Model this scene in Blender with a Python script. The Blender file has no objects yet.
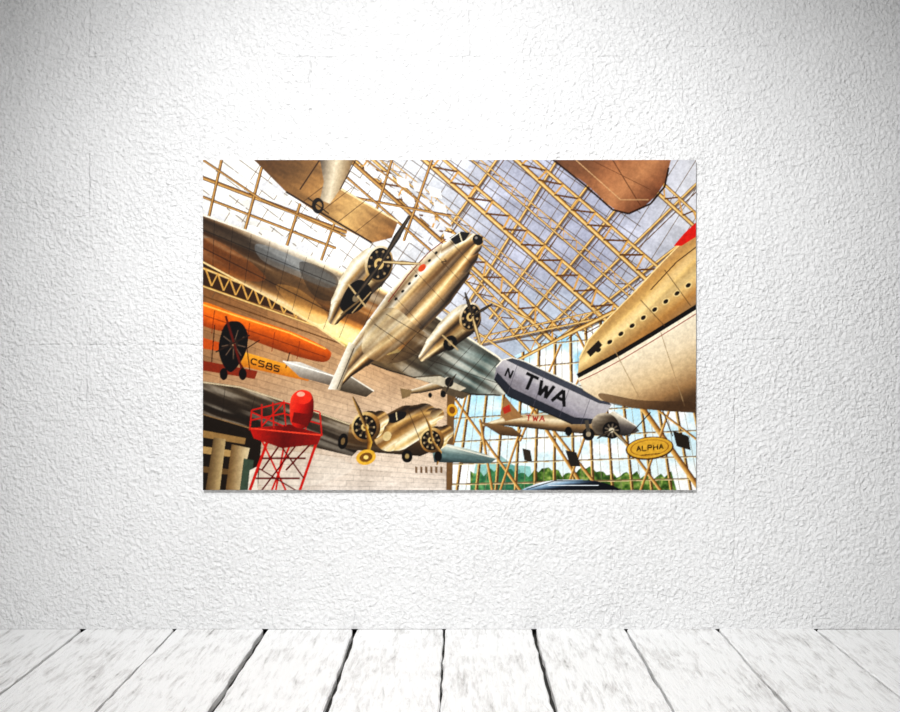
import bpy, math, random
import numpy as np
random.seed(7)
rng=np.random.RandomState(11)

# ------------------------------------------------------------------ scale
# 1 m on the wall = 290 reference pixels, optical centre (458,339), eye height 1 m
PX=290.0; CX=458.0; CY=339.0; EYE=1.0; DIST=3.5
def wx(px): return (px-CX)/PX
def wz(py): return EYE-(py-CY)/PX

# ================================================================== PRINT ARTWORK
X0,Y0,X1,Y1=203.0,160.0,696.0,490.0
SS=3
Wc=int((X1-X0)*SS); Hc=int((Y1-Y0)*SS)
img=np.zeros((Hc,Wc,3),np.float32)
NT=rng.rand(256,256).astype(np.float32)
def vnoise(X,Y,s,ang=0.0,stretch=1.0,seed=0):
    c,sn=math.cos(ang),math.sin(ang)
    U=(X*c+Y*sn)/(s*stretch)+seed*17.3+1000; V=(-X*sn+Y*c)/s+seed*9.1+1000
    ui=np.floor(U).astype(int); vi=np.floor(V).astype(int)
    fu=U-ui; fv=V-vi; fu=fu*fu*(3-2*fu); fv=fv*fv*(3-2*fv)
    a=NT[ui&255,vi&255]; b=NT[(ui+1)&255,vi&255]; c2=NT[ui&255,(vi+1)&255]; d=NT[(ui+1)&255,(vi+1)&255]
    return (a*(1-fu)+b*fu)*(1-fv)+(c2*(1-fu)+d*fu)*fv
def norm(stops):
    if isinstance(stops[0][1],tuple): return stops
    n=len(stops); return [(i/(n-1.0),s) for i,s in enumerate(stops)]
def ramp(t,stops):
    stops=norm(stops); xs=[s[0] for s in stops]
    return np.stack([np.interp(t,xs,[s[1][k] for s in stops]) for k in range(3)],-1)
def grad(p,q,stops):
    stops=norm(stops)
    dx,dy=q[0]-p[0],q[1]-p[1]; L=dx*dx+dy*dy
    return lambda X,Y: ramp(((X-p[0])*dx+(Y-p[1])*dy)/L,stops)
def win(x0,y0,x1,y1):
    i0=max(0,int((x0-X0)*SS)-1); i1=min(Wc,int((x1-X0)*SS)+2)
    j0=max(0,int((y0-Y0)*SS)-1); j1=min(Hc,int((y1-Y0)*SS)+2)
    if i1<=i0 or j1<=j0: return None
    X=(np.arange(i0,i1)+.5)/SS+X0; Y=(np.arange(j0,j1)+.5)/SS+Y0
    XX,YY=np.meshgrid(X,Y)
    return i0,i1,j0,j1,XX,YY
def put(w,m,fill,alpha=1.0,noise=None,metal=None):
    i0,i1,j0,j1,XX,YY=w
    if not m.any(): return
    xs=XX[m]; ys=YY[m]
    if callable(fill): c=fill(xs,ys)
    else: c=np.tile(np.array(fill,np.float32),(xs.size,1))
    if noise:
        amp,s=noise[0],noise[1]; ang=noise[2] if len(noise)>2 else 0; st=noise[3] if len(noise)>3 else 1
        n=vnoise(xs,ys,s,ang,st,3)*.65+vnoise(xs,ys,s*.4,ang,st,8)*.35
        c=c*(1+amp*2*(n-.5))[:,None]
    if metal:
        amp,s,ang,st=metal
        n=vnoise(xs,ys,s*1.3,ang,st,21)*.7+vnoise(xs,ys,s*.6,ang,st*1.5,31)*.3
        k=np.clip((n-.5)*3.8,-1,1)*amp
        hi=np.clip(k,0,1)[:,None]; lo=np.clip(-k,0,1)[:,None]
        c=c*(1-hi*.75)+np.array((246,238,222))*hi*.75
        c=c*(1-lo*.8)+np.array((42,32,24))*lo*.8
    reg=img[j0:j1,i0:i1]
    reg[m]=reg[m]*(1-alpha)+c*alpha
def poly(pts,fill,alpha=1.0,noise=None,metal=None):
    xs=[p[0] for p in pts]; ys=[p[1] for p in pts]
    w=win(min(xs),min(ys),max(xs),max(ys))
    if w is None: return
    XX,YY=w[4],w[5]; m=np.zeros(XX.shape,bool)
    n=len(pts)
    for k in range(n):
        x1,y1=pts[k]; x2,y2=pts[(k+1)%n]
        if y1==y2: continue
        cond=((YY>=min(y1,y2))&(YY<max(y1,y2)))
        m^=cond&(XX<(x2-x1)*(YY-y1)/(y2-y1)+x1)
    put(w,m,fill,alpha,noise,metal)
def smooth(pts,k=8):
    out=[];n=len(pts)
    for i in range(n):
        p0,p1,p2,p3=[np.array(pts[(i+j-1)%n],float) for j in range(4)]
        for t in np.linspace(0,1,k,endpoint=False):
            out.append(tuple(0.5*((2*p1)+(-p0+p2)*t+(2*p0-5*p1+4*p2-p3)*t*t+(-p0+3*p1-3*p2+p3)*t**3)))
    return out
def spoly(pts,fill,**k): poly(smooth(pts),fill,**k)
def ell(cx,cy,rx,ry,fill,ang=0,alpha=1.0,noise=None,inner=0,metal=None):
    R=max(rx,ry); w=win(cx-R,cy-R,cx+R,cy+R)
    if w is None: return
    XX,YY=w[4],w[5]; a=math.radians(ang); c,s=math.cos(a),math.sin(a)
    U=((XX-cx)*c+(YY-cy)*s)/rx; V=(-(XX-cx)*s+(YY-cy)*c)/ry
    r=U*U+V*V
    put(w,(r<=1)&(r>=inner*inner),fill,alpha,noise,metal)
def tube(path,stops,alpha=1.0,noise=None,metal=None):
    xs=[p[0] for p in path]; ys=[p[1] for p in path]; R=max(p[2] for p in path)
    w=win(min(xs)-R,min(ys)-R,max(xs)+R,max(ys)+R)
    if w is None: return
    XX,YY=w[4],w[5]; best=np.full(XX.shape,9.0); T=np.zeros(XX.shape)
    for (ax,ay,ar),(bx,by,br) in zip(path[:-1],path[1:]):
        dx,dy=bx-ax,by-ay; L2=dx*dx+dy*dy+1e-9; L=math.sqrt(L2)
        u=np.clip(((XX-ax)*dx+(YY-ay)*dy)/L2,0,1)
        ox=XX-(ax+u*dx); oy=YY-(ay+u*dy); r=ar+(br-ar)*u
        d=np.sqrt(ox*ox+oy*oy)/r; side=(dx*oy-dy*ox)/(L*r)
        k=d<best; best[k]=d[k]; T[k]=side[k]
    m=best<=1; tt=T[m]
    if not isinstance(stops[0][1],tuple):
        n=len(stops); stops=[(-1+2*i/(n-1.0),s) for i,s in enumerate(stops)]
    col=ramp(tt,stops)
    put(w,m,lambda a,b:col,alpha,noise,metal)
def line(p,q,wd,c,alpha=1.0): 
    w=wd/2.0
    if isinstance(c,list): tube([(p[0],p[1],w),(q[0],q[1],w)],c,alpha); return
    dx,dy=q[0]-p[0],q[1]-p[1]; L=math.hypot(dx,dy)+1e-9; nx,ny=-dy/L*w,dx/L*w
    poly([(p[0]+nx,p[1]+ny),(q[0]+nx,q[1]+ny),(q[0]-nx,q[1]-ny),(p[0]-nx,p[1]-ny)],c,alpha)
def pl(pts,wd,c,alpha=1.0):
    for a,b in zip(pts[:-1],pts[1:]): line(a,b,wd,c,alpha)
def lerp(a,b,t): return (a[0]+(b[0]-a[0])*t,a[1]+(b[1]-a[1])*t)
FONT={'T':[[(0,0),(1,0)],[(.5,0),(.5,1)]],'W':[[(0,0),(.25,1),(.5,.2),(.75,1),(1,0)]],'A':[[(0,1),(.5,0),(1,1)],[(.22,.62),(.78,.62)]],
'N':[[(0,1),(0,0),(1,1),(1,0)]],'L':[[(0,0),(0,1),(1,1)]],'P':[[(0,1),(0,0),(.9,.05),(.9,.5),(0,.5)]],'H':[[(0,0),(0,1)],[(1,0),(1,1)],[(0,.5),(1,.5)]],
'C':[[(1,.1),(.3,0),(0,.3),(0,.7),(.3,1),(1,.9)]],'5':[[(1,0),(0,0),(0,.45),(.9,.5),(.9,.95),(0,1)]],'8':[[(.1,0),(.9,0),(.9,.5),(.1,.5),(.1,0)],[(0,.5),(0,1),(1,1),(1,.5)]]}
def text(s,o,xv,yv,wd,c,gap=.35):
    u=0
    for ch in s:
        if ch in FONT:
            for st in FONT[ch]:
                pl([(o[0]+(u+a)*xv[0]+b*yv[0],o[1]+(u+a)*xv[1]+b*yv[1]) for a,b in st],wd,c)
        u+=1+gap

TAN=(200,156,92); TANL=(240,210,152); TAND=(104,72,38); BRN=(54,36,20)
BEAM=[BRN,TAN,TANL,TAND]
# ---- glass wall + sky (lower right)
def cloud(X,Y):
    n=vnoise(X,Y,26,0,1.8,1)*.6+vnoise(X,Y,10,0,1.8,2)*.4
    t=np.clip((n-.40)*4,0,1)[:,None]
    base=ramp((Y-300)/190,[(0,(140,190,220)),(.5,(176,218,236)),(1,(234,242,238))])
    return base*(1-t)+np.array((252,252,248))*t
poly([(430,290),(696,290),(696,490),(430,490)],cloud)
def tree(X,Y):
    n=vnoise(X,Y,4,0,1,5)*.6+vnoise(X,Y,1.8,0,1,6)*.4
    return ramp(n,[(0,(30,50,22)),(.5,(84,114,54)),(1,(184,194,120))])
top=[(470,470)]
for i in range(60): top.append((470+i*3.4,471+3*math.sin(i*.5)+2*math.sin(i*1.9)+random.uniform(-2,2)+(4 if i>42 else 0)))
poly(top+[(676,490),(470,490)],tree)
poly([(476,462),(530,466),(534,490),(470,490)],(60,140,124),alpha=.45)
poly([(500,455),(520,470),(520,490),(490,490)],(40,100,94),alpha=.4)
VP=(556,-260)
for i,xb in enumerate(np.arange(436,735,19.5)):
    a=(xb,492); b=lerp(a,VP,.28)
    line((a[0]+1.4,a[1]),(b[0]+1.4,b[1]),2.4,(96,70,42)); line(a,b,1.3,(212,176,116))
    a2=(xb+9.7,492); line(a2,lerp(a2,VP,.28),.6,(140,128,108),.8)
for k,(yl,yr) in enumerate([(345,330),(366,352),(388,377),(411,403),(434,430),(456,456),(476,478)]):
    line((440,yl+8),(696,yr),1.1,(124,104,76)); line((440,yl+9),(696,yr+1),.5,(230,206,160))
for p,q,w in [((450,392),(520,490),3),((470,380),(446,470),2.4),((505,366),(585,490),3.6),((560,345),(520,440),2.4),((545,420),(600,490),3.2),((590,420),(566,490),2.7),
              ((612,425),(660,490),3.2),((640,405),(697,486),5.4),((668,412),(640,490),2.6),((655,408),(697,440),2.4),((520,430),(500,490),2.4),((575,330),(610,400),2.6),((480,420),(492,490),2.8),((600,330),(560,420),2)]:
    line(p,q,w,[(76,52,28),(182,136,76),(234,200,140)])
# ---- stone wall (left)
def stone(X,Y):
    c=ramp((Y-290)/200.0,[(0,(150,112,74)),(.3,(186,150,114)),(.6,(204,178,152)),(1,(214,202,190))])
    c=c*ramp((X-203)/247,[(0,(.86,.82,.78)),(.5,(1,1,1)),(1,(1.0,1.0,1.0))])
    yl=490-(490-Y)/(1-(X-203)/247.0*.55)
    row=np.floor((yl-200)/8.6); xo=(X+row*37.0); colr=np.floor(xo/(30))
    h=(np.sin(row*12.9898+colr*78.233)*43758.5453)%1.0
    c=c*(0.96+0.08*h)[:,None]
    jn=((yl-200)/8.6)%1.0; c=np.where((jn<.10)[:,None],c*.85,c)
    jv=(xo/30)%1.0; c=np.where((jv<.025)[:,None],c*.9,c)
    return c
poly([(203,268),(345,322),(455,392),(452,490),(203,490)],stone,noise=(.09,30))
poly([(447,384),(455,392),(452,490),(446,490)],(116,90,60))
spoly([(262,452),(330,456),(352,470),(300,488),(262,486)],(232,224,212),alpha=.3)
# ---- roof glass
roof=[(203,160),(696,160),(696,296),(640,300),(600,318),(552,338),(505,360),(455,394),(345,326),(203,270)]
def roofc(X,Y):
    c=ramp((X-203)/493.0,[(0,(244,240,230)),(.3,(238,236,232)),(.48,(212,214,220)),(.62,(178,180,194)),(.8,(172,174,190)),(1,(204,204,208))])
    u=(X*.78+Y*.62)/19.0; v=(X*.5-Y*.86)/12.0
    h=(np.sin(np.floor(u)*12.99+np.floor(v)*78.23)*43758.5)%1.0
    c=c*(0.94+.10*h)[:,None]
    n=vnoise(X,Y,40,.2,1.2,4)*.6+vnoise(X,Y,15,.2,1.2,14)*.4; c=c*(0.86+.28*n)[:,None]
    e=np.clip((Y-270)/60,0,1)[:,None]*np.clip((X-470)/60,0,1)[:,None]
    return c*(1-e*.5)+np.array((204,222,232))*e*.5
poly(roof,roofc)
poly([(203,235),(345,285),(345,330),(203,272)],(56,36,22))
for i in range(30):
    a=(150+i*19,150); b=(a[0]+330+i*3.4,150+250+i*1.4)
    t1=.72
    if b[0]>640: t1=min(.72,(640-a[0])/(b[0]-a[0]))
    line(a,lerp(a,b,t1),.9,(92,76,60),.8)
for i in range(32):
    a=(270+i*18,150); b=(a[0]-95,150+150); line(a,b,.8,(104,86,66),.75)
def truss(p0,q0,p1,q1,n=12,w=3.0):
    line((p0[0]+2,p0[1]+2.4),(q0[0]+2,q0[1]+2.4),w*1.1,(66,48,34),.6)
    line(p0,q0,w,BEAM); line(p1,q1,w*.8,BEAM)
    for i in range(n):
        a=lerp(p0,q0,i/n); b=lerp(p1,q1,(i+.5)/n); c=lerp(p0,q0,(i+1.0)/n)
        line(a,b,w*.4,TAND); line(b,c,w*.4,TAN)
for (a,b) in [((560,155),(470,300)),((610,155),(490,318)),((660,155),(512,336)),((700,180),(535,340)),((700,228),(562,336)),((700,266),(580,330)),((500,155),(440,240))]:
    line((a[0]+1.5,a[1]+1),(b[0]+1.5,b[1]+1),3,(66,48,34),.5); line(a,b,3,BEAM); line((a[0]+6,a[1]+2),(b[0]+4,b[1]+4),1.1,TAND)
truss((415,152),(608,322),(432,150),(622,312),11,5.0)
truss((345,152),(552,340),(362,150),(560,330),12,4.6)
truss((505,150),(668,300),(522,150),(684,290),10,4.8)
truss((610,150),(700,232),(626,150),(700,218),5,4.0)
truss((460,150),(640,306),(468,150),(646,300),14,2.0)
truss((455,270),(530,352),(468,270),(540,346),7,3.0)
truss((380,160),(585,330),(387,158),(591,327),16,1.8)
truss((470,345),(600,318),(474,338),(598,311),12,2.4)
line((455,392),(560,338),3.4,BEAM); line((560,338),(612,312),4.2,BEAM); line((612,312),(697,292),4.2,BEAM)
for p,q in [((430,300),(520,362)),((470,300),(480,350)),((500,318),(470,360)),((486,300),(530,320))]: line(p,q,2.4,BEAM)
quads=[]
for r in range(5):
    for c in range(9):
        x=205+c*17+r*-3; y=161+c*5.6+r*15.5
        if x>345: continue
        quads.append([(x,y),(x+13,y+4),(x+10,y+14),(x-3,y+10)])
for r in range(5):
    for c in range(6):
        x=348+c*16+r*5; y=161+c*5+r*15
        quads.append([(x,y),(x+12,y+4),(x+14,y+13),(x+2,y+10)])
for qd in quads: poly(qd,random.choice([(252,252,248),(252,252,248),(236,234,230),(220,220,222)]),alpha=.92)
DK=[(50,34,20),(146,106,60),(212,172,112),(64,44,26)]
for a,b,w in [((203,178),(345,232),4.4),((203,197),(335,248),3),((203,219),(300,258),3),((222,160),(206,232),3.2),((262,168),(240,250),3.2),((300,205),(282,262),3.2),((335,222),(318,270),2.8),
              ((203,160),(262,200),2.6),((352,162),(440,240),4.6),((392,160),(375,215),2.8),((432,160),(404,240),3),((345,196),(450,216),2.8),((262,200),(345,236),2.4),((345,176),(430,250),2.8),((366,160),(450,226),2)]:
    line(a,b,w,DK)
poly([(203,262),(345,322),(352,334),(203,286)],(64,42,24))
line((203,268),(350,326),3,BEAM); line((203,286),(350,338),2.6,BEAM); line((203,296),(345,345),1.4,TAND)
for i in range(12):
    x=206+i*12; y=269+i*4.6; line((x,y),(x+6,y+17),1.6,TAN); line((x+6,y+17),(x+12,y+5),1.2,TAN)

# ---- top-left high-wing aircraft
poly([(254,160),(322,160),(338,186),(398,222),(392,238),(372,243),(330,222),(286,192)],grad((270,165),(390,240),[(92,68,44),(150,116,76),(194,160,112),(140,104,66)]),noise=(.2,6,.5,4))
line((286,192),(372,243),2,(56,36,22)); line((330,183),(398,222),1.6,(236,212,166))
for t in (.2,.4,.6,.8): line(lerp((286,192),(372,243),t),lerp((322,165),(398,222),t),.7,(86,60,36))
poly([(320,160),(354,160),(344,184),(330,204),(320,200),(324,182)],grad((318,170),(350,176),[(90,80,70),(220,206,180),(126,104,76)]))
ell(318,206,6,8,(28,20,18)); ell(319,206,3,4,(150,120,80)); line((308,198),(329,214),1.4,(40,28,20)); line((320,160),(300,190),1.4,(70,48,28))
line((340,190),(356,160),1.3,(72,50,30))
# ---- top-right wing / pod
spoly([(550,156),(585,184),(612,208),(628,213),(648,203),(662,186),(668,170),(664,150),(600,148)],grad((580,150),(640,215),[(110,78,56),(150,106,76),(180,132,96),(100,62,42)]),noise=(.1,8,.6,3))
pl([(550,158),(585,186),(612,210),(628,214),(650,204),(664,187),(668,168)],2,(50,28,16)); line((612,160),(640,206),.9,(88,54,34)); pl([(575,160),(620,200),(648,200)],.8,(204,166,126)); line((590,160),(650,190),.7,(96,60,38))

# ---- orange biplane (left)
spoly([(201,302),(240,315),(290,331),(326,348),(331,356),(322,362),(290,354),(240,336),(201,324)],grad((230,305),(222,335),[(236,140,42),(208,104,24),(124,58,16)]),noise=(.12,7,.35,4))
pl([(201,304),(240,317),(290,333),(326,349)],1.3,(250,186,96)); line((201,314),(326,357),.7,(100,40,8))
for x in (215,250,275,300): line((x,306+(x-203)*.36),(x-3,330+(x-203)*.3),.8,(130,54,10))
poly([(245,352),(300,368),(314,376),(308,381),(240,366)],grad((250,352),(246,370),[(232,168,64),(180,110,34)]))
text('C585',(252,358),(5.6,1.7),(-1,5.5),1.5,(50,26,12))
poly([(201,337),(222,343),(224,352),(201,348)],(184,88,30)); poly([(201,360),(258,371),(255,379),(201,370)],(130,52,26))
for a,b in [((215,325),(212,362)),((246,338),(250,370)),((222,330),(246,372)),((260,340),(226,362)),((290,352),(286,368))]: line(a,b,1.1,(70,34,14))
spoly([(226,324),(240,322),(248,334),(246,352),(238,366),(230,372),(222,362),(219,345)],(18,15,16))
for k in range(9):
    a=k*2*math.pi/9+.2; line((234,344),(234+13*math.cos(a),344+17*math.sin(a)),3.4,(22,18,18)); line((234,344),(234+12*math.cos(a),344+15*math.sin(a)),.8,(110,92,78))
ell(234,344,4,5,(60,48,40)); ell(234,344,1.6,2,(170,140,110)); line((226,316),(243,372),2.2,(96,30,16)); line((216,352),(250,335),1.5,(50,34,26))
ell(224,374,4,6,(18,14,14)); ell(243,374,4,6,(18,14,14))

# ---- left lower structure : dark gallery with light piers
poly([(203,400),(250,412),(262,438),(258,490),(203,490)],(36,27,19))
poly([(203,430),(246,438),(245,444),(203,437)],(146,118,78)); poly([(203,446),(244,452),(242,458),(203,453)],(170,142,98)); poly([(203,466),(240,470),(238,475),(203,472)],(106,84,54))
poly([(214,437),(226,439),(220,490),(206,490)],grad((210,460),(226,462),[(100,80,54),(200,178,136)])); poly([(232,444),(250,448),(240,490),(226,490)],grad((230,466),(248,468),[(118,94,62),(222,204,168)]))
poly([(244,458),(254,460),(250,490),(240,490)],(70,84,70)); poly([(250,470),(258,466),(258,490),(248,490)],(220,210,194))
# ---- lower twin-engine aircraft, nose toward the viewer
poly([(203,381),(240,386),(300,405),(352,424),(372,436),(352,456),(318,448),(262,430),(203,414)],grad((260,392),(246,436),[(104,90,72),(64,54,44),(40,33,27),(82,62,42)]),metal=(.5,3.4,.36,9))
pl([(203,382),(240,387),(300,406),(352,425)],1.4,(196,180,152)); line((203,414),(318,448),1,(140,114,82))
for t in (.15,.35,.55,.75): line(lerp((203,382),(352,424),t),lerp((203,414),(330,450),t),.6,(34,28,22),.7)
poly([(430,440),(470,449),(497,458),(490,463),(434,462)],grad((450,445),(448,463),[(200,202,190),(110,130,128),(56,70,72)]),noise=(.2,3,.2,8)); line((436,443),(496,458),1.2,(226,222,204))
poly([(350,424),(372,418),(440,432),(444,446),(420,456),(372,452),(346,448)],grad((396,424),(394,456),[(176,140,88),(104,80,52),(38,30,24)]),metal=(.4,3,.15,10))
MET=[(-1,(252,242,216)),(-.8,(214,182,126)),(-.55,(250,236,202)),(-.3,(166,130,80)),(0,(122,92,56)),(.3,(200,162,104)),(.55,(104,80,52)),(.8,(44,34,26)),(1,(110,88,60))]
tube([(438,414,6),(424,417,14),(408,424,19),(396,431,19.5),(389,436,15)],MET,metal=(.35,4,2.6,8))
tube([(440,411,2),(434,414,4)],[(200,180,140),(90,70,50)])
spoly([(386,417),(396,412),(406,412),(404,418),(392,423)],(30,27,28)); line((396,412),(397,420),.9,(220,200,160)); ell(387,436,4,5,(206,184,140),ang=30); line((408,410),(420,440),.7,(80,60,40)); line((420,408),(432,430),.6,(80,60,40))
for cx,cy,r in [(366,427,14.5),(432,440,12)]:
    tube([(cx+14,cy-8,r*.6),(cx+4,cy-2,r),(cx,cy,r)],MET,metal=(.3,3,2.6,6))
    ell(cx,cy,r,r*1.05,grad((cx-r,cy-r),(cx+r,cy+r),[(246,226,176),(156,118,68),(46,34,24)])); ell(cx-1,cy,r*.8,r*.84,(20,17,16))
    for k in range(9):
        a=k*2*math.pi/9; line((cx-1,cy),(cx-1+r*.7*math.cos(a),cy+r*.72*math.sin(a)),1.8,(78,64,48)); ell(cx-1+r*.62*math.cos(a),cy+r*.64*math.sin(a),1.1,1.1,(164,146,116))
    ell(cx-1,cy,r*.26,r*.26,(206,178,122)); ell(cx-1,cy,r*.12,r*.12,(50,34,20))
tube([(353,397,.8),(358,408,2.0),(366,427,1.3)],[(40,26,16),(196,160,100)]); tube([(366,427,1.2),(370,442,2.3),(366,462,1)],[(210,168,76),(100,66,30)])
tube([(432,440,1),(440,452,1.8),(437,464,.8)],[(200,160,96),(70,50,30)]); tube([(432,440,1),(430,427,1.6),(426,418,.8)],[(70,52,32),(200,160,96)])
ell(366,457,10,7.5,(214,168,70),ang=-15); ell(366,457,6.5,4.6,(120,84,34),ang=-15); ell(366,457,2.5,2,(236,206,130))
ell(343,441,5,8,(20,16,15),ang=12); ell(343,441,2,3.6,(120,100,70),ang=12); ell(407,456,5.5,6.5,(20,16,15)); ell(407,456,2,2.4,(160,140,100)); ell(438,456,4,5,(20,16,15))
for i in range(6): poly([(415+i*5,466),(417.2+i*5,466.6),(417.2+i*5,473),(415+i*5,472.4)],(120,98,76))
# ---- red tower
RED=(184,36,24); RD=(100,16,14); RL=(224,80,56)
for a,b,w in [((268,440),(250,490),3),((318,438),(300,490),2.8),((286,436),(276,490),2),((262,440),(286,490),2),((292,440),(272,490),2),((300,440),(262,490),1.6),((316,438),(286,470),1.8),((256,478),(300,478),1.8),((262,458),(306,458),1.8),((286,436),(262,470),1.8),((280,444),(304,478),1.6),((259,468),(296,490),1.4)]:
    line(a,b,w,RD if w<1.9 else RED)
poly([(250,428),(290,424),(322,434),(318,444),(282,448),(254,438)],grad((250,430),(320,440),[RED,RD,(140,26,18)])); line((250,428),(322,435),1.4,RL)
for a,b in [((252,410),(250,430)),((262,404),(262,428)),((273,402),(274,428)),((284,400),(286,426)),((252,410),(284,402)),((284,402),(320,412)),((320,412),(322,436)),((251,420),(285,413)),((286,414),(321,424)),((306,408),(306,430)),((252,412),(284,426)),((284,402),(262,426))]: line(a,b,1.5,RED)
spoly([(290,408),(292,396),(300,390),(310,392),(314,402),(312,418),(304,428),(292,424)],grad((290,400),(314,408),[RL,(190,36,24),(92,14,12)])); ell(303,397,9,7,(216,62,42)); ell(301,394,4,2.4,(250,170,150)); poly([(294,412),(310,414),(308,426),(292,422)],(112,18,14))

# ---- main airliner (seen from below)
poly([(283,361),(300,362),(336,376),(333,386),(300,377)],grad((300,360),(298,380),[(236,232,222),(112,102,92)])); line((283,361),(334,376),1.2,(250,246,234))
poly([(338,377),(352,376),(374,391),(366,397),(338,390)],grad((350,376),(346,394),[(146,138,126),(64,54,42)])); line((350,376),(374,391),1.2,(236,228,210))
rw=[(396,316),(432,313),(470,339),(498,357),(514,374),(513,390),(500,396),(470,395),(430,383),(388,370),(362,360)]
def rwc(X,Y):
    t=((X-390)*.86+(Y-330)*.5)/130
    return ramp(t,[(0,(150,126,90)),(.2,(112,96,74)),(.4,(80,78,70)),(.6,(150,158,152)),(.75,(92,106,102)),(.9,(156,160,152)),(1,(200,198,184))])
poly(rw,rwc,metal=(.55,4,.52,9)); pl([(432,314),(470,339),(498,357),(514,374)],1.8,(238,228,204)); pl([(362,360),(388,370),(430,382),(470,394),(500,395)],1.4,(48,40,32))
line((400,350),(506,386),.7,(50,42,34))
for t in (.2,.35,.5,.65,.8,.92): line(lerp((432,313),(513,376),t),lerp((378,366),(500,396),t),.6,(50,42,34),.7)
lw=[(203,214),(250,231),(300,251),(345,271),(400,296),(420,330),(400,352),(372,358),(345,347),(318,328),(270,299),(203,263)]
def lwc(X,Y):
    t=((X-203)*.92+(Y-215)*.39)/210
    s=(-(X-203)*.39+(Y-214)*.92)/48
    a=ramp(s,[(-.02,(226,216,196)),(.04,(164,152,132)),(.1,(88,80,72)),(.3,(112,106,98)),(.34,(96,76,56)),(.6,(118,92,62)),(.8,(96,70,44)),(.93,(164,126,80)),(1.05,(214,182,132))])
    b=ramp(t,[(0,(.84,.72,.62)),(.25,(.78,.72,.66)),(.45,(1,1.0,1.02)),(.65,(1.15,1.12,1.06)),(.85,(1.35,1.25,1.1)),(1,(1.4,1.26,1.06))])
    return np.clip(a*b,0,250)
poly(lw,lwc,metal=(.42,4.5,.46,9))
spoly([(258,244),(300,259),(334,278),(328,288),(296,276),(262,260)],(140,152,160),alpha=.4); spoly([(206,238),(240,254),(266,278),(244,280),(206,262)],(150,88,40),alpha=.4)
spoly([(276,286),(300,290),(326,312),(322,324),(300,314)],(206,158,92),alpha=.35); spoly([(300,262),(336,276),(334,300),(312,294)],(36,30,26),alpha=.4)
line((203,230),(345,288),.8,(36,28,22),.9); line((203,248),(338,316),.9,(36,28,22),.9)
for t in np.linspace(.06,.9,10): line(lerp((203,214),(400,296),t),lerp((203,263),(372,356),t),.55,(36,28,22),.6)
pl([(203,215),(250,232),(300,252),(345,272)],1.7,(244,236,218)); pl([(203,262),(270,298),(318,327),(345,346)],1.6,(234,202,150))
fus=[(338,385,3.5),(347,370,8),(362,353,14),(384,333,20.5),(407,310,25.5),(429,286,27),(447,267,23.5),(461,253,17.5),(471,244.5,11),(478,240,5.5)]
tube(fus,[(-1,(252,250,244)),(-.88,(214,196,164)),(-.72,(140,118,90)),(-.55,(252,244,224)),(-.38,(214,184,136)),(-.15,(128,98,64)),(.08,(80,62,44)),(.25,(164,130,84)),(.42,(248,222,170)),(.55,(182,142,92)),(.72,(86,66,44)),(.88,(46,37,30)),(1,(120,98,72))],metal=(.42,4,-.82,12))
for i in (3,4,5,6,7):
    x,y,r=fus[i]; line((x-r*.68,y-r*.73),(x+r*.68,y+r*.73),.6,(64,48,34),.6)
pl([(x+.12*r*.7,y+.12*r*.7) for x,y,r in fus[3:]],.5,(60,46,34),.7)
pl([(388,302),(408,275),(428,253),(446,239)],1.1,(120,46,30))
for i in range(7):
    x,y=lerp((396,299),(436,253),i/6); ell(x,y,1.8,1.3,(32,26,24),ang=-48)
ell(422,268,4.6,3,(196,84,38),ang=-45); text('N',(441,262),(3,-3),(2.4,2.4),.9,(60,44,32))
poly([(449,238),(460,231.5),(470,233),(465,240.5),(455,245)],(32,30,32)); line((459,233),(462,242),.9,(226,212,180)); line((450,239),(460,232),.7,(250,244,230))
ell(477.5,240,5,5.6,(22,19,20),ang=-30); ell(476,238,1.5,1.2,(140,134,128))
spoly([(372,318),(394,308),(416,326),(430,340),(410,358),(384,363),(362,350)],grad((380,310),(412,356),[(170,144,104),(240,226,192),(144,114,76),(72,56,40)]),alpha=.62,metal=(.45,4,-.7,6))
line((374,324),(418,354),.7,(60,46,32)); line((386,314),(430,340),.7,(60,46,32)); line((392,360),(424,326),.6,(60,46,32))
poly([(349,342),(356,345),(340,390),(328,389)],grad((336,360),(352,366),[(252,248,236),(222,212,192),(84,68,48)])); line((354,348),(337,389),.9,(54,40,28))
NAC=[(196,180,150),(252,246,226),(158,128,86),(58,44,32),(184,148,98),(240,214,164),(76,58,38),(34,28,24)]
line((330,322),(350,286),2.4,(40,32,26),.6)
tube([(334,319,6),(343,303,12),(355,287,17),(367,273,19.5),(374,266,18.5)],NAC,metal=(.4,4,-.8,8))
spoly([(340,306),(349,286),(362,280),(372,292),(362,308),(349,314)],(18,15,14)); ell(356,298,7.5,9.5,(14,13,13),ang=35); ell(356,298,3,4.2,(130,116,94),ang=35)
line((348,284),(366,307),1.6,(190,166,126)); line((341,315),(360,300),1.6,(116,96,68)); line((352,313),(371,292),1.1,(166,142,106))
def cowl(cx,cy,rx,ry,ang,n=9):
    ell(cx,cy,rx,ry,grad((cx-rx,cy-ry),(cx+rx,cy+ry),[(255,250,236),(176,148,104),(60,46,32)]),ang=ang)
    ell(cx+.6,cy,rx*.86,ry*.88,(18,16,16),ang=ang)
    A=math.radians(ang)
    for k in range(n):
        a=k*2*math.pi/n; u,v=rx*.68*math.cos(a),ry*.7*math.sin(a)
        px,py=cx+u*math.cos(A)-v*math.sin(A),cy+u*math.sin(A)+v*math.cos(A)
        line((cx,cy),(px,py),1.8,(60,50,40)); ell(px,py,1.2,1.2,(160,138,106))
    ell(cx,cy,rx*.34,ry*.30,(200,172,122),ang=ang); ell(cx,cy,rx*.16,ry*.16,(60,42,26))
cowl(379,264,14,18.5,12)
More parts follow.
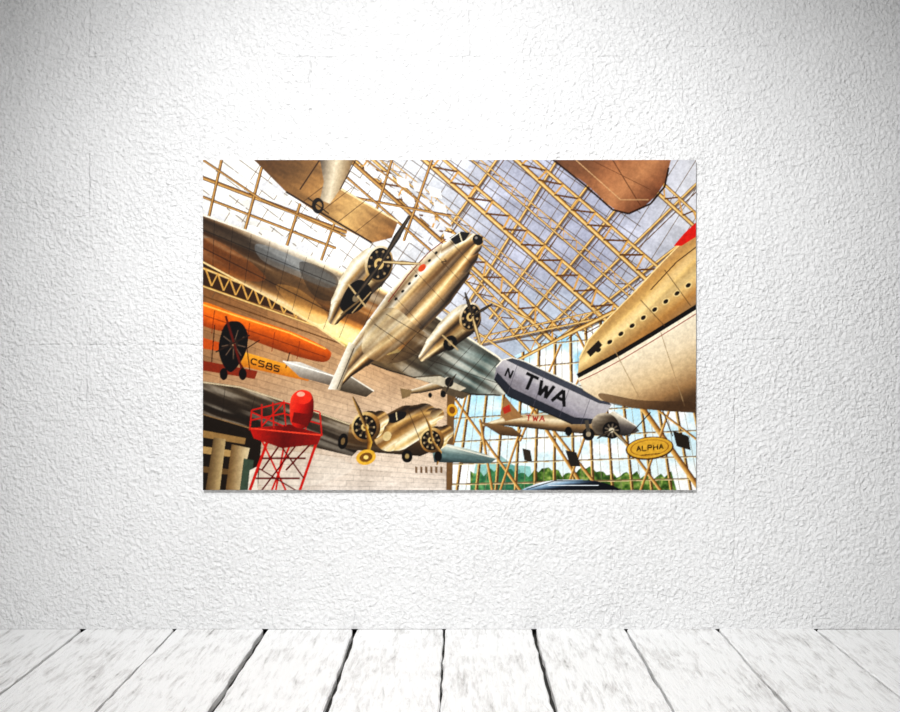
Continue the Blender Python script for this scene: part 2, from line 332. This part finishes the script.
def blade(a,b,w,c0=(22,20,20),c1=(90,78,64)):
    m=lerp(a,b,.55); tube([(a[0],a[1],w*.4),(m[0],m[1],w),(b[0],b[1],w*.45)],[c0,c1,c0])
blade((382,262),(409,217),3.2); blade((382,262),(420,264),2.3,(80,62,42),(236,212,164)); blade((382,262),(356,296),2.6)
tube([(423,357,4.5),(435,345,10),(449,333,14),(461,323,15.5),(466,319,15)],NAC,metal=(.4,4,-.8,8))
ell(450,343,6.5,8,(16,14,14),ang=30); ell(450,343,2.2,2.8,(130,114,90)); line((442,335),(458,350),1.3,(190,166,126))
cowl(470,317,10.5,14.5,15); blade((472,316),(465,293),1.9); blade((472,316),(480,344),2.1,(80,62,42),(232,206,156)); blade((472,316),(492,304),1.7)

# ---- mail plane: slim fuselage, broad flat lettered wing, radial nose
tube([(484,425,1.5),(505,421,4.5),(530,421,7),(560,423,8.5),(588,424,10),(602,425,11)],[(190,170,136),(230,212,178),(140,114,82),(62,50,38)],metal=(.3,3,0,8))
poly([(478,421),(512,427),(524,437),(500,435)],grad((500,420),(498,436),[(150,120,84),(74,56,38)])); poly([(500,413),(505,396),(514,407),(523,417),(505,421)],(150,116,78)); poly([(502,408),(509,404),(511,411),(504,414)],(170,56,40))
text('TWA',(526,415),(5,.2),(-.5,5.6),1.3,(160,40,28))
wg=[(494,379),(496,367),(502,360),(512,357.5),(524,361),(606,399),(611,405),(606,412),(590,424),(572,424),(508,396)]
poly(wg,grad((530,362),(514,400),[(0,(196,192,194)),(.5,(160,156,162)),(1,(134,130,138))]),metal=(.18,5,.44,14))
poly([(504,359),(512,357.5),(524,361),(606,399),(611,405),(598,403),(518,366)],(74,76,84))
poly([(494,379),(508,396),(572,424),(590,424),(596,419),(574,417),(512,388),(497,372)],(48,50,58))
pl([(496,367),(502,360),(512,357.5),(524,361),(606,399)],1.1,(236,228,212)); pl([(494,379),(508,396),(572,424)],1.2,(20,20,24))
for x in (519,545,571,592): line((x,361+(x-524)*.46),(x-12,395+(x-519)*.42),.6,(90,86,94),.8)
text('N',(508,368),(5,2.3),(-3.4,8),1.9,(16,14,18)); text('TWA',(526,373),(12.4,5.7),(-5.8,13.6),3.4,(14,12,16),gap=.25)
poly([(606,414),(614,411),(634,424),(639,431),(624,436),(604,432)],grad((610,414),(606,434),[(214,204,184),(86,80,78),(40,38,38)])); line((612,411),(636,426),1,(236,228,212))
ell(605,425,14,12,grad((594,412),(612,436),[(226,214,192),(92,82,70),(28,25,24)]),ang=20,metal=(.3,3,0,4)); ell(611,430,9,8.5,(22,20,20),ang=20)
for k in range(9):
    a=k*2*math.pi/9; line((611,430),(611+7*math.cos(a),430+6.5*math.sin(a)),1.4,(112,102,90))
ell(611,430,2.6,2.4,(214,202,176)); blade((612,430),(625,443),1.5,(50,42,36),(200,184,150)); blade((612,430),(597,438),1.3)
ell(588,434,6,6.5,(22,20,20)); line((586,420),(588,432),4,(84,78,70)); ell(568,431,3.6,4.6,(22,20,20)); ell(588,434,2.4,2.4,(160,146,124))
# ---- small silver aircraft in middle distance
tube([(404,393,1.2),(420,390,3),(438,385,4.4),(448,382,5)],[(236,226,206),(150,128,96),(50,40,30)]); poly([(414,378),(440,376),(466,388),(458,392),(436,384)],(190,180,160)); line((414,377),(442,375),1,(84,72,54)); poly([(400,388),(412,390),(410,396),(402,399)],(132,112,82)); ell(449,382,4.4,5,(34,30,28)); poly([(444,386),(470,394),(462,399),(440,392)],(94,82,66)); ell(443,394,2.8,3.4,(20,18,18)); ell(430,395,2,2.6,(20,18,18)); blade((450,382),(456,374),1,(30,24,20)); blade((450,382),(446,392),1)
ell(452,410,5.4,6.2,(206,158,56),ang=-10); ell(452,410,3,3.6,(120,80,30),ang=-10); line((455,400),(459,396),1,(80,60,34))
# ---- large white jet nose (right)
def jetup(X,Y):
    t=((X-600)*.62+(Y-330)*.78)/70
    return ramp(t,[(-.6,(130,92,52)),(-.2,(168,126,74)),(.05,(222,184,124)),(.2,(240,210,154)),(.4,(176,134,82)),(.65,(118,84,50)),(1,(108,76,46))])
jn=[(700,226),(684,240),(660,264),(632,294),(606,320),(588,340),(579,358),(577,376),(583,390),(600,400),(630,407),(665,411),(700,413)]
poly(jn,jetup,metal=(.24,7,-.76,14))
poly([(577,378),(592,370),(618,356),(650,337),(676,321),(700,306),(700,413),(665,411),(630,407),(600,400),(583,390)],grad((620,345),(652,414),[(0,(238,226,202)),(.3,(226,208,180)),(.6,(204,178,142)),(.85,(148,118,84)),(1,(86,66,46))]),noise=(.05,12,-.5,3))
pl([(577,376),(592,368),(618,354),(650,335),(676,319),(700,304)],4.6,(24,19,18)); pl([(579,381),(596,373),(622,359),(652,341),(700,311)],.9,(150,64,44))
pl([(700,226),(684,240),(660,264),(632,294),(606,320),(588,340),(579,358)],1.4,(240,210,156))
for i in range(9):
    x=598+i*11.2; y=350-i*8.1+(i*.05)**2
    ell(x,y,4.2,3.0,(228,200,148),ang=-38); ell(x,y,2.9,2.0,(40,30,24),ang=-38)
poly([(586,352),(598,340),(602,345),(590,357)],(40,30,24))
pl([(640,300),(664,326)],.8,(96,70,42)); pl([(612,346),(640,400)],.7,(160,136,104)); pl([(660,332),(684,406)],.7,(160,136,104)); pl([(664,270),(690,306)],.8,(96,70,42))
poly([(697,221),(684,233),(673,246),(681,246),(697,236)],(200,40,30)); pl([(697,246),(676,262),(650,290)],1.2,(92,64,38))
spoly([(600,393),(640,400),(690,402),(690,410),(640,409),(606,402)],(76,56,38),alpha=.6)
# ---- oval hanging sign
line((628,436),(650,412),1.2,(60,42,26)); line((672,436),(662,410),1.2,(60,42,26))
ell(649,448,24,11.5,(86,58,24),ang=-6); ell(649,447.5,22.5,10.2,(206,162,68),ang=-6); ell(649,447.5,19.5,8,(156,112,40),ang=-6,inner=.93)
text('ALPHA',(636,446),(4,-.35),(.3,5),1.2,(56,34,18),gap=.4); line((640,455),(660,453),.8,(90,58,26))
poly([(672,430),(688,436),(690,450),(676,446)],(46,38,28))
poly([(565,450),(576,452),(580,466),(570,466)],(46,40,34)); poly([(522,448),(530,450),(532,462),(524,460)],(60,50,40))
# ---- dark glossy curved canopy at the bottom edge
spoly([(522,493),(532,485),(554,480),(590,480),(614,486),(622,495),(570,500)],grad((560,479),(562,491),[(250,252,252),(150,176,196),(30,40,52),(16,20,26)])); pl([(526,489),(554,480.5),(590,480.5),(616,488)],1,(20,24,32)); line((548,485),(598,485),.9,(236,244,250))

# photographic grade : fine grain, contrast
Xg,Yg=np.meshgrid((np.arange(Wc)+.5)/SS+X0,(np.arange(Hc)+.5)/SS+Y0)
gn=vnoise(Xg,Yg,1.1,.3,1,50)*.5+vnoise(Xg,Yg,2.6,.9,1,51)*.5
img*=(1+.18*(gn-.5))[:,:,None]
im=np.clip(img/255.0,0,1)
L=im.mean(-1,keepdims=True); im=np.clip(L+(im-L)*1.08,0,1)
sc=im*im*(3-2*im); im=im*.65+sc*.35
im=im**1.12*.95
lin=np.where(im<=.04045,im/12.92,((im+.055)/1.055)**2.4)
h2,w2=Hc//2,Wc//2
low=lin[:h2*2,:w2*2].reshape(h2,2,w2,2,3).mean((1,3))

# ------------------------------------------------------------------ helpers
def mat(name):
    m=bpy.data.materials.new(name); m.use_nodes=True; return m,m.node_tree,m.node_tree.nodes["Principled BSDF"]
def newmesh(name,V,F,material):
    me=bpy.data.meshes.new(name); me.from_pydata(V,[],F); me.update()
    o=bpy.data.objects.new(name,me); bpy.context.scene.collection.objects.link(o)
    if material: me.materials.append(material)
    return o

# ------------------------------------------------------------------ print object
TH=0.012; GAP=0.004
yb=-GAP; yf=-GAP-TH; K=(DIST+yf)/DIST     # keep measured size at the print's own depth
px0,px1=wx(X0)*K,wx(X1)*K; pz0,pz1=EYE+(wz(Y1)-EYE)*K,EYE+(wz(Y0)-EYE)*K
mb,nt,b=mat("print_edge"); b.inputs["Roughness"].default_value=.5
nz=nt.nodes.new("ShaderNodeTexNoise"); nz.inputs["Scale"].default_value=60
rp=nt.nodes.new("ShaderNodeValToRGB"); rp.color_ramp.elements[0].color=(.6,.58,.55,1); rp.color_ramp.elements[1].color=(.72,.7,.67,1)
nt.links.new(nz.outputs["Fac"],rp.inputs["Fac"]); nt.links.new(rp.outputs["Color"],b.inputs["Base Color"])
V=[(px0,yf,pz0),(px1,yf,pz0),(px1,yf,pz1),(px0,yf,pz1),(px0,yb,pz0),(px1,yb,pz0),(px1,yb,pz1),(px0,yb,pz1)]
F=[(0,1,2,3),(5,4,7,6),(4,0,3,7),(1,5,6,2),(3,2,6,7),(4,5,1,0)]
panel=newmesh("aircraft_photo_print",V,F,mb)
mp,nt,b=mat("printed_ink"); at=nt.nodes.new("ShaderNodeAttribute"); at.attribute_name="ink"
nt.links.new(at.outputs["Color"],b.inputs["Base Color"]); b.inputs["Roughness"].default_value=.5; b.inputs["Specular IOR Level"].default_value=.08
gx=np.linspace(px0,px1,w2); gz=np.linspace(pz1,pz0,h2)
GX,GZ=np.meshgrid(gx,gz)
co=np.stack([GX,np.full_like(GX,yf-.0006),GZ],-1).reshape(-1,3).astype(np.float32)
idx=np.arange(w2*h2).reshape(h2,w2)
q=np.stack([idx[1:,:-1],idx[1:,1:],idx[:-1,1:],idx[:-1,:-1]],-1).reshape(-1,4)
me=bpy.data.meshes.new("printed_face"); me.vertices.add(len(co)); me.vertices.foreach_set("co",co.ravel())
me.loops.add(q.size); me.loops.foreach_set("vertex_index",q.ravel().astype(np.int32))
me.polygons.add(len(q)); me.polygons.foreach_set("loop_start",(np.arange(len(q))*4).astype(np.int32))
try: me.polygons.foreach_set("loop_total",np.full(len(q),4,np.int32))
except Exception: pass
me.update(calc_edges=True)
ca=me.color_attributes.new("ink","FLOAT_COLOR","POINT")
rgba=np.ones((len(co),4),np.float32); rgba[:,:3]=low.reshape(-1,3)
ca.data.foreach_set("color",rgba.ravel())
me.materials.append(mp)
face=bpy.data.objects.new("printed_face",me); bpy.context.scene.collection.objects.link(face); face.parent=panel
# cleats that hold the print off the wall
for i,xc in enumerate((px0+.25,px1-.25)):
    a,c,d,e2=xc-.08,xc+.08,pz1-.16,pz1-.10
    cl=newmesh("hanger_%d"%(i+1),[(a,yb,d),(c,yb,d),(c,yb,e2),(a,yb,e2),(a,-.0005,d),(c,-.0005,d),(c,-.0005,e2),(a,-.0005,e2)],F,mb); cl.parent=panel

# ------------------------------------------------------------------ wall
mw,nt,b=mat("painted_stucco"); N=nt.nodes; Lk=nt.links
tc=N.new("ShaderNodeTexCoord")
def mth(op,a,b2=None,c=None,clamp=False):
    n=N.new("ShaderNodeMath"); n.operation=op; n.use_clamp=clamp
    for i,v in enumerate((a,b2,c)):
        if v is None: continue
        if isinstance(v,(int,float)): n.inputs[i].default_value=v
        else: Lk.new(v,n.inputs[i])
    return n.outputs[0]
def noise(scale,detail=4,rough=.6,vec=None,dist=0):
    n=N.new("ShaderNodeTexNoise"); n.inputs["Scale"].default_value=scale; n.inputs["Detail"].default_value=detail; n.inputs["Roughness"].default_value=rough; n.inputs["Distortion"].default_value=dist
    Lk.new(vec or tc.outputs["Object"],n.inputs["Vector"]); return n.outputs["Fac"]
n1=noise(72,3,.62,dist=.4); n3=noise(9,2,.5); n4=noise(1.6,2,.5)
vo=N.new("ShaderNodeTexVoronoi"); vo.feature='F1'; vo.inputs["Scale"].default_value=80; Lk.new(tc.outputs["Object"],vo.inputs["Vector"])
patch=mth('ADD',mth('MULTIPLY',noise(3.2,3,.6),.9),.35)      # rougher and smoother trowel areas
hgt=mth('ADD',mth('MULTIPLY',n1,1.2),mth('MULTIPLY',vo.outputs["Distance"],.35)); hgt=mth('MULTIPLY',hgt,patch); hgt=mth('ADD',hgt,mth('MULTIPLY',n3,.5))
sep=N.new("ShaderNodeSeparateXYZ"); Lk.new(tc.outputs["Object"],sep.inputs[0])
wob=mth('MULTIPLY',mth('SUBTRACT',noise(14,2,.6),.5),.02)
xw=mth('ADD',sep.outputs["X"],wob); zw=mth('ADD',sep.outputs["Z"],wob)
def seam(coord,other,c0,a,bb,w=.005):
    d=mth('ABSOLUTE',mth('SUBTRACT',coord,c0)); m=mth('SUBTRACT',1.0,mth('DIVIDE',d,w),clamp=True)
    lo=mth('GREATER_THAN',other,a); hi=mth('LESS_THAN',other,bb)
    return mth('MULTIPLY',m,mth('MULTIPLY',lo,hi))
seams=None
VS=[(89,0,330),(310,55,150),(470,-40,57),(683,48,340),(86,345,640),(475,345,640),(735,340,640)]
HS=[(57,89,683),(47,683,1300),(100,-500,89),(345,-500,475),(340,475,1300)]
for xx,ya,yb2 in VS:
    s=seam(xw,zw,wx(xx),wz(yb2),wz(ya)); seams=s if seams is None else mth('MAXIMUM',seams,s)
for yy,xa,xb in HS:
    s=seam(zw,xw,wz(yy),wx(xa),wx(xb)); seams=mth('MAXIMUM',seams,s)
seams=mth('MULTIPLY',seams,mth('MULTIPLY',mth('SUBTRACT',noise(5,2,.6),.44),3.0,clamp=True))
hgt=mth('SUBTRACT',hgt,mth('MULTIPLY',seams,.45))
bp=N.new("ShaderNodeBump"); bp.inputs["Strength"].default_value=1.0; bp.inputs["Distance"].default_value=.0125; Lk.new(hgt,bp.inputs["Height"]); Lk.new(bp.outputs[0],b.inputs["Normal"])
cr=N.new("ShaderNodeValToRGB"); cr.color_ramp.elements[0].position=.3; cr.color_ramp.elements[0].color=(.78,.78,.78,1); cr.color_ramp.elements[1].position=.65; cr.color_ramp.elements[1].color=(.87,.87,.87,1)
Lk.new(mth('ADD',mth('MULTIPLY',n4,.6),mth('MULTIPLY',n1,.4)),cr.inputs["Fac"]); Lk.new(cr.outputs[0],b.inputs["Base Color"])
b.inputs["Roughness"].default_value=.6
V=[(-5,0,0),(5,0,0),(5,0,3.4),(-5,0,3.4),(-5,.15,0),(5,.15,0),(5,.15,3.4),(-5,.15,3.4)]
wall=newmesh("wall_back",V,F,mw)

# ------------------------------------------------------------------ floor planks
mf,nt,b=mat("whitewashed_planks"); N=nt.nodes; Lk=nt.links
tc=N.new("ShaderNodeTexCoord")
pid=N.new("ShaderNodeAttribute"); pid.attribute_name="plank"
mp2=N.new("ShaderNodeVectorMath"); mp2.operation='ADD'; Lk.new(tc.outputs["Object"],mp2.inputs[0]); Lk.new(pid.outputs["Vector"],mp2.inputs[1])
mpg=N.new("ShaderNodeMapping"); mpg.inputs["Scale"].default_value=(1,.13,1); Lk.new(mp2.outputs[0],mpg.inputs[0])
g=mpg.outputs[0]
gr=noise(80,5,.7,g,.5); gr2=noise(26,5,.65,g,1.0); pt=noise(5,4,.6,mp2.outputs[0])
cr=N.new("ShaderNodeValToRGB"); e=cr.color_ramp.elements; e[0].position=.34; e[0].color=(.22,.21,.20,1); e[1].position=.50; e[1].color=(.93,.93,.925,1)
x=e.new(.415); x.color=(.68,.67,.66,1)
Lk.new(mth('ADD',mth('ADD',mth('MULTIPLY',gr,.42),mth('MULTIPLY',gr2,.32)),mth('MULTIPLY',pt,.26)),cr.inputs["Fac"])
Lk.new(cr.outputs[0],b.inputs["Base Color"]); b.inputs["Roughness"].default_value=.6
bp=N.new("ShaderNodeBump"); bp.inputs["Strength"].default_value=.7; bp.inputs["Distance"].default_value=.008; Lk.new(mth('ADD',gr,mth('MULTIPLY',gr2,.8)),bp.inputs["Height"]); Lk.new(bp.outputs[0],b.inputs["Normal"])
md,nt,b2=mat("dark_gap"); b2.inputs["Roughness"].default_value=.95
nzz=nt.nodes.new("ShaderNodeTexNoise"); nzz.inputs["Scale"].default_value=30; rr=nt.nodes.new("ShaderNodeValToRGB"); rr.color_ramp.elements[0].color=(.008,.007,.006,1); rr.color_ramp.elements[1].color=(.03,.028,.025,1)
nt.links.new(nzz.outputs["Fac"],rr.inputs["Fac"]); nt.links.new(rr.outputs["Color"],b2.inputs["Base Color"])
edges=[wx(p) for p in (83,175,265,355,444,534,626,718,816)]
gaps=[.012,.007,.016,.013,.006,.013,.009,.008,.012]
PW=.3155
while edges[0]>-5: edges.insert(0,edges[0]-PW); gaps.insert(0,.010)
while edges[-1]<5: edges.append(edges[-1]+PW); gaps.append(.010)
V=[];F=[];A=[]
YB,YFR=0.0,-6.0; NY=120
for i in range(len(edges)-1):
    xa=edges[i]+gaps[i]/2; xb=edges[i+1]-gaps[i+1]/2; hz=random.uniform(-.0015,.0015); off=random.uniform(0,50)
    base=len(V)
    for j in range(NY+1):
        y=YB+(YFR-YB)*j/NY
        ja=random.uniform(-.003,.003); jb=random.uniform(-.003,.003); ch=.004
        for (X,Z) in ((xa+ja,-.025),(xa+ja,-ch+hz),(xa+ja+ch,hz),(xb+jb-ch,hz),(xb+jb,-ch+hz),(xb+jb,-.025)):
            V.append((X,y,Z)); A.append(off)
    for j in range(NY):
        for k in range(5):
            a=base+j*6+k; F.append((a,a+6,a+7,a+1))
    F.append(tuple(base+k for k in range(6))); F.append(tuple(base+NY*6+5-k for k in range(6)))
nb=len(V)
V+=[(-5.3,0.15,-.024),(5.3,.15,-.024),(5.3,-6,-.024),(-5.3,-6,-.024)]; A+=[0]*4; F.append((nb,nb+3,nb+2,nb+1))
fl=newmesh("floor",V,F,mf); fl.data.materials.append(md); fl.data.polygons[len(F)-1].material_index=1
at=fl.data.attributes.new("plank","FLOAT_VECTOR","POINT"); at.data.foreach_set("vector",np.array([(a,a*.7,0) for a in A],np.float32).ravel())

# ------------------------------------------------------------------ lights
def aim(o,t):
    from mathutils import Vector
    o.rotation_euler=(Vector(t)-o.location).to_track_quat('-Z','Y').to_euler()
def light(name,kind,loc,target,energy,**kw):
    l=bpy.data.lights.new(name,kind); l.energy=energy
    for k,v in kw.items(): setattr(l,k,v)
    o=bpy.data.objects.new(name,l); o.location=loc; bpy.context.scene.collection.objects.link(o); aim(o,target); return o
light("vignette_spot",'SPOT',(-.6,-3.4,3.0),(0,0,.88),610,spot_size=math.radians(63),spot_blend=1.0,shadow_soft_size=.15)  # added spot without a fixture: bright wall centre, soft falloff to the corners
light("floor_fill",'AREA',(0,-2.5,3.2),(0,-2.49,0),64,shape='RECTANGLE',size=3.0,size_y=1.0)  # unseen area light added overhead to lift the floor and lower wall
w=bpy.data.worlds.new("world"); bpy.context.scene.world=w; w.use_nodes=True
w.node_tree.nodes["Background"].inputs[0].default_value=(1,1,1,1); w.node_tree.nodes["Background"].inputs[1].default_value=.15

# ------------------------------------------------------------------ camera
cam=bpy.data.cameras.new("camera"); co_=bpy.data.objects.new("camera",cam); bpy.context.scene.collection.objects.link(co_)
co_.location=(0,-DIST,EYE); co_.rotation_euler=(math.pi/2,0,0)
cam.sensor_width=36; cam.lens=36*PX*DIST/900.0
cam.shift_x=-(CX-450)/900.0; cam.shift_y=(CY-356)/900.0
bpy.context.scene.camera=co_
bpy.context.scene.view_settings.view_transform='Standard'
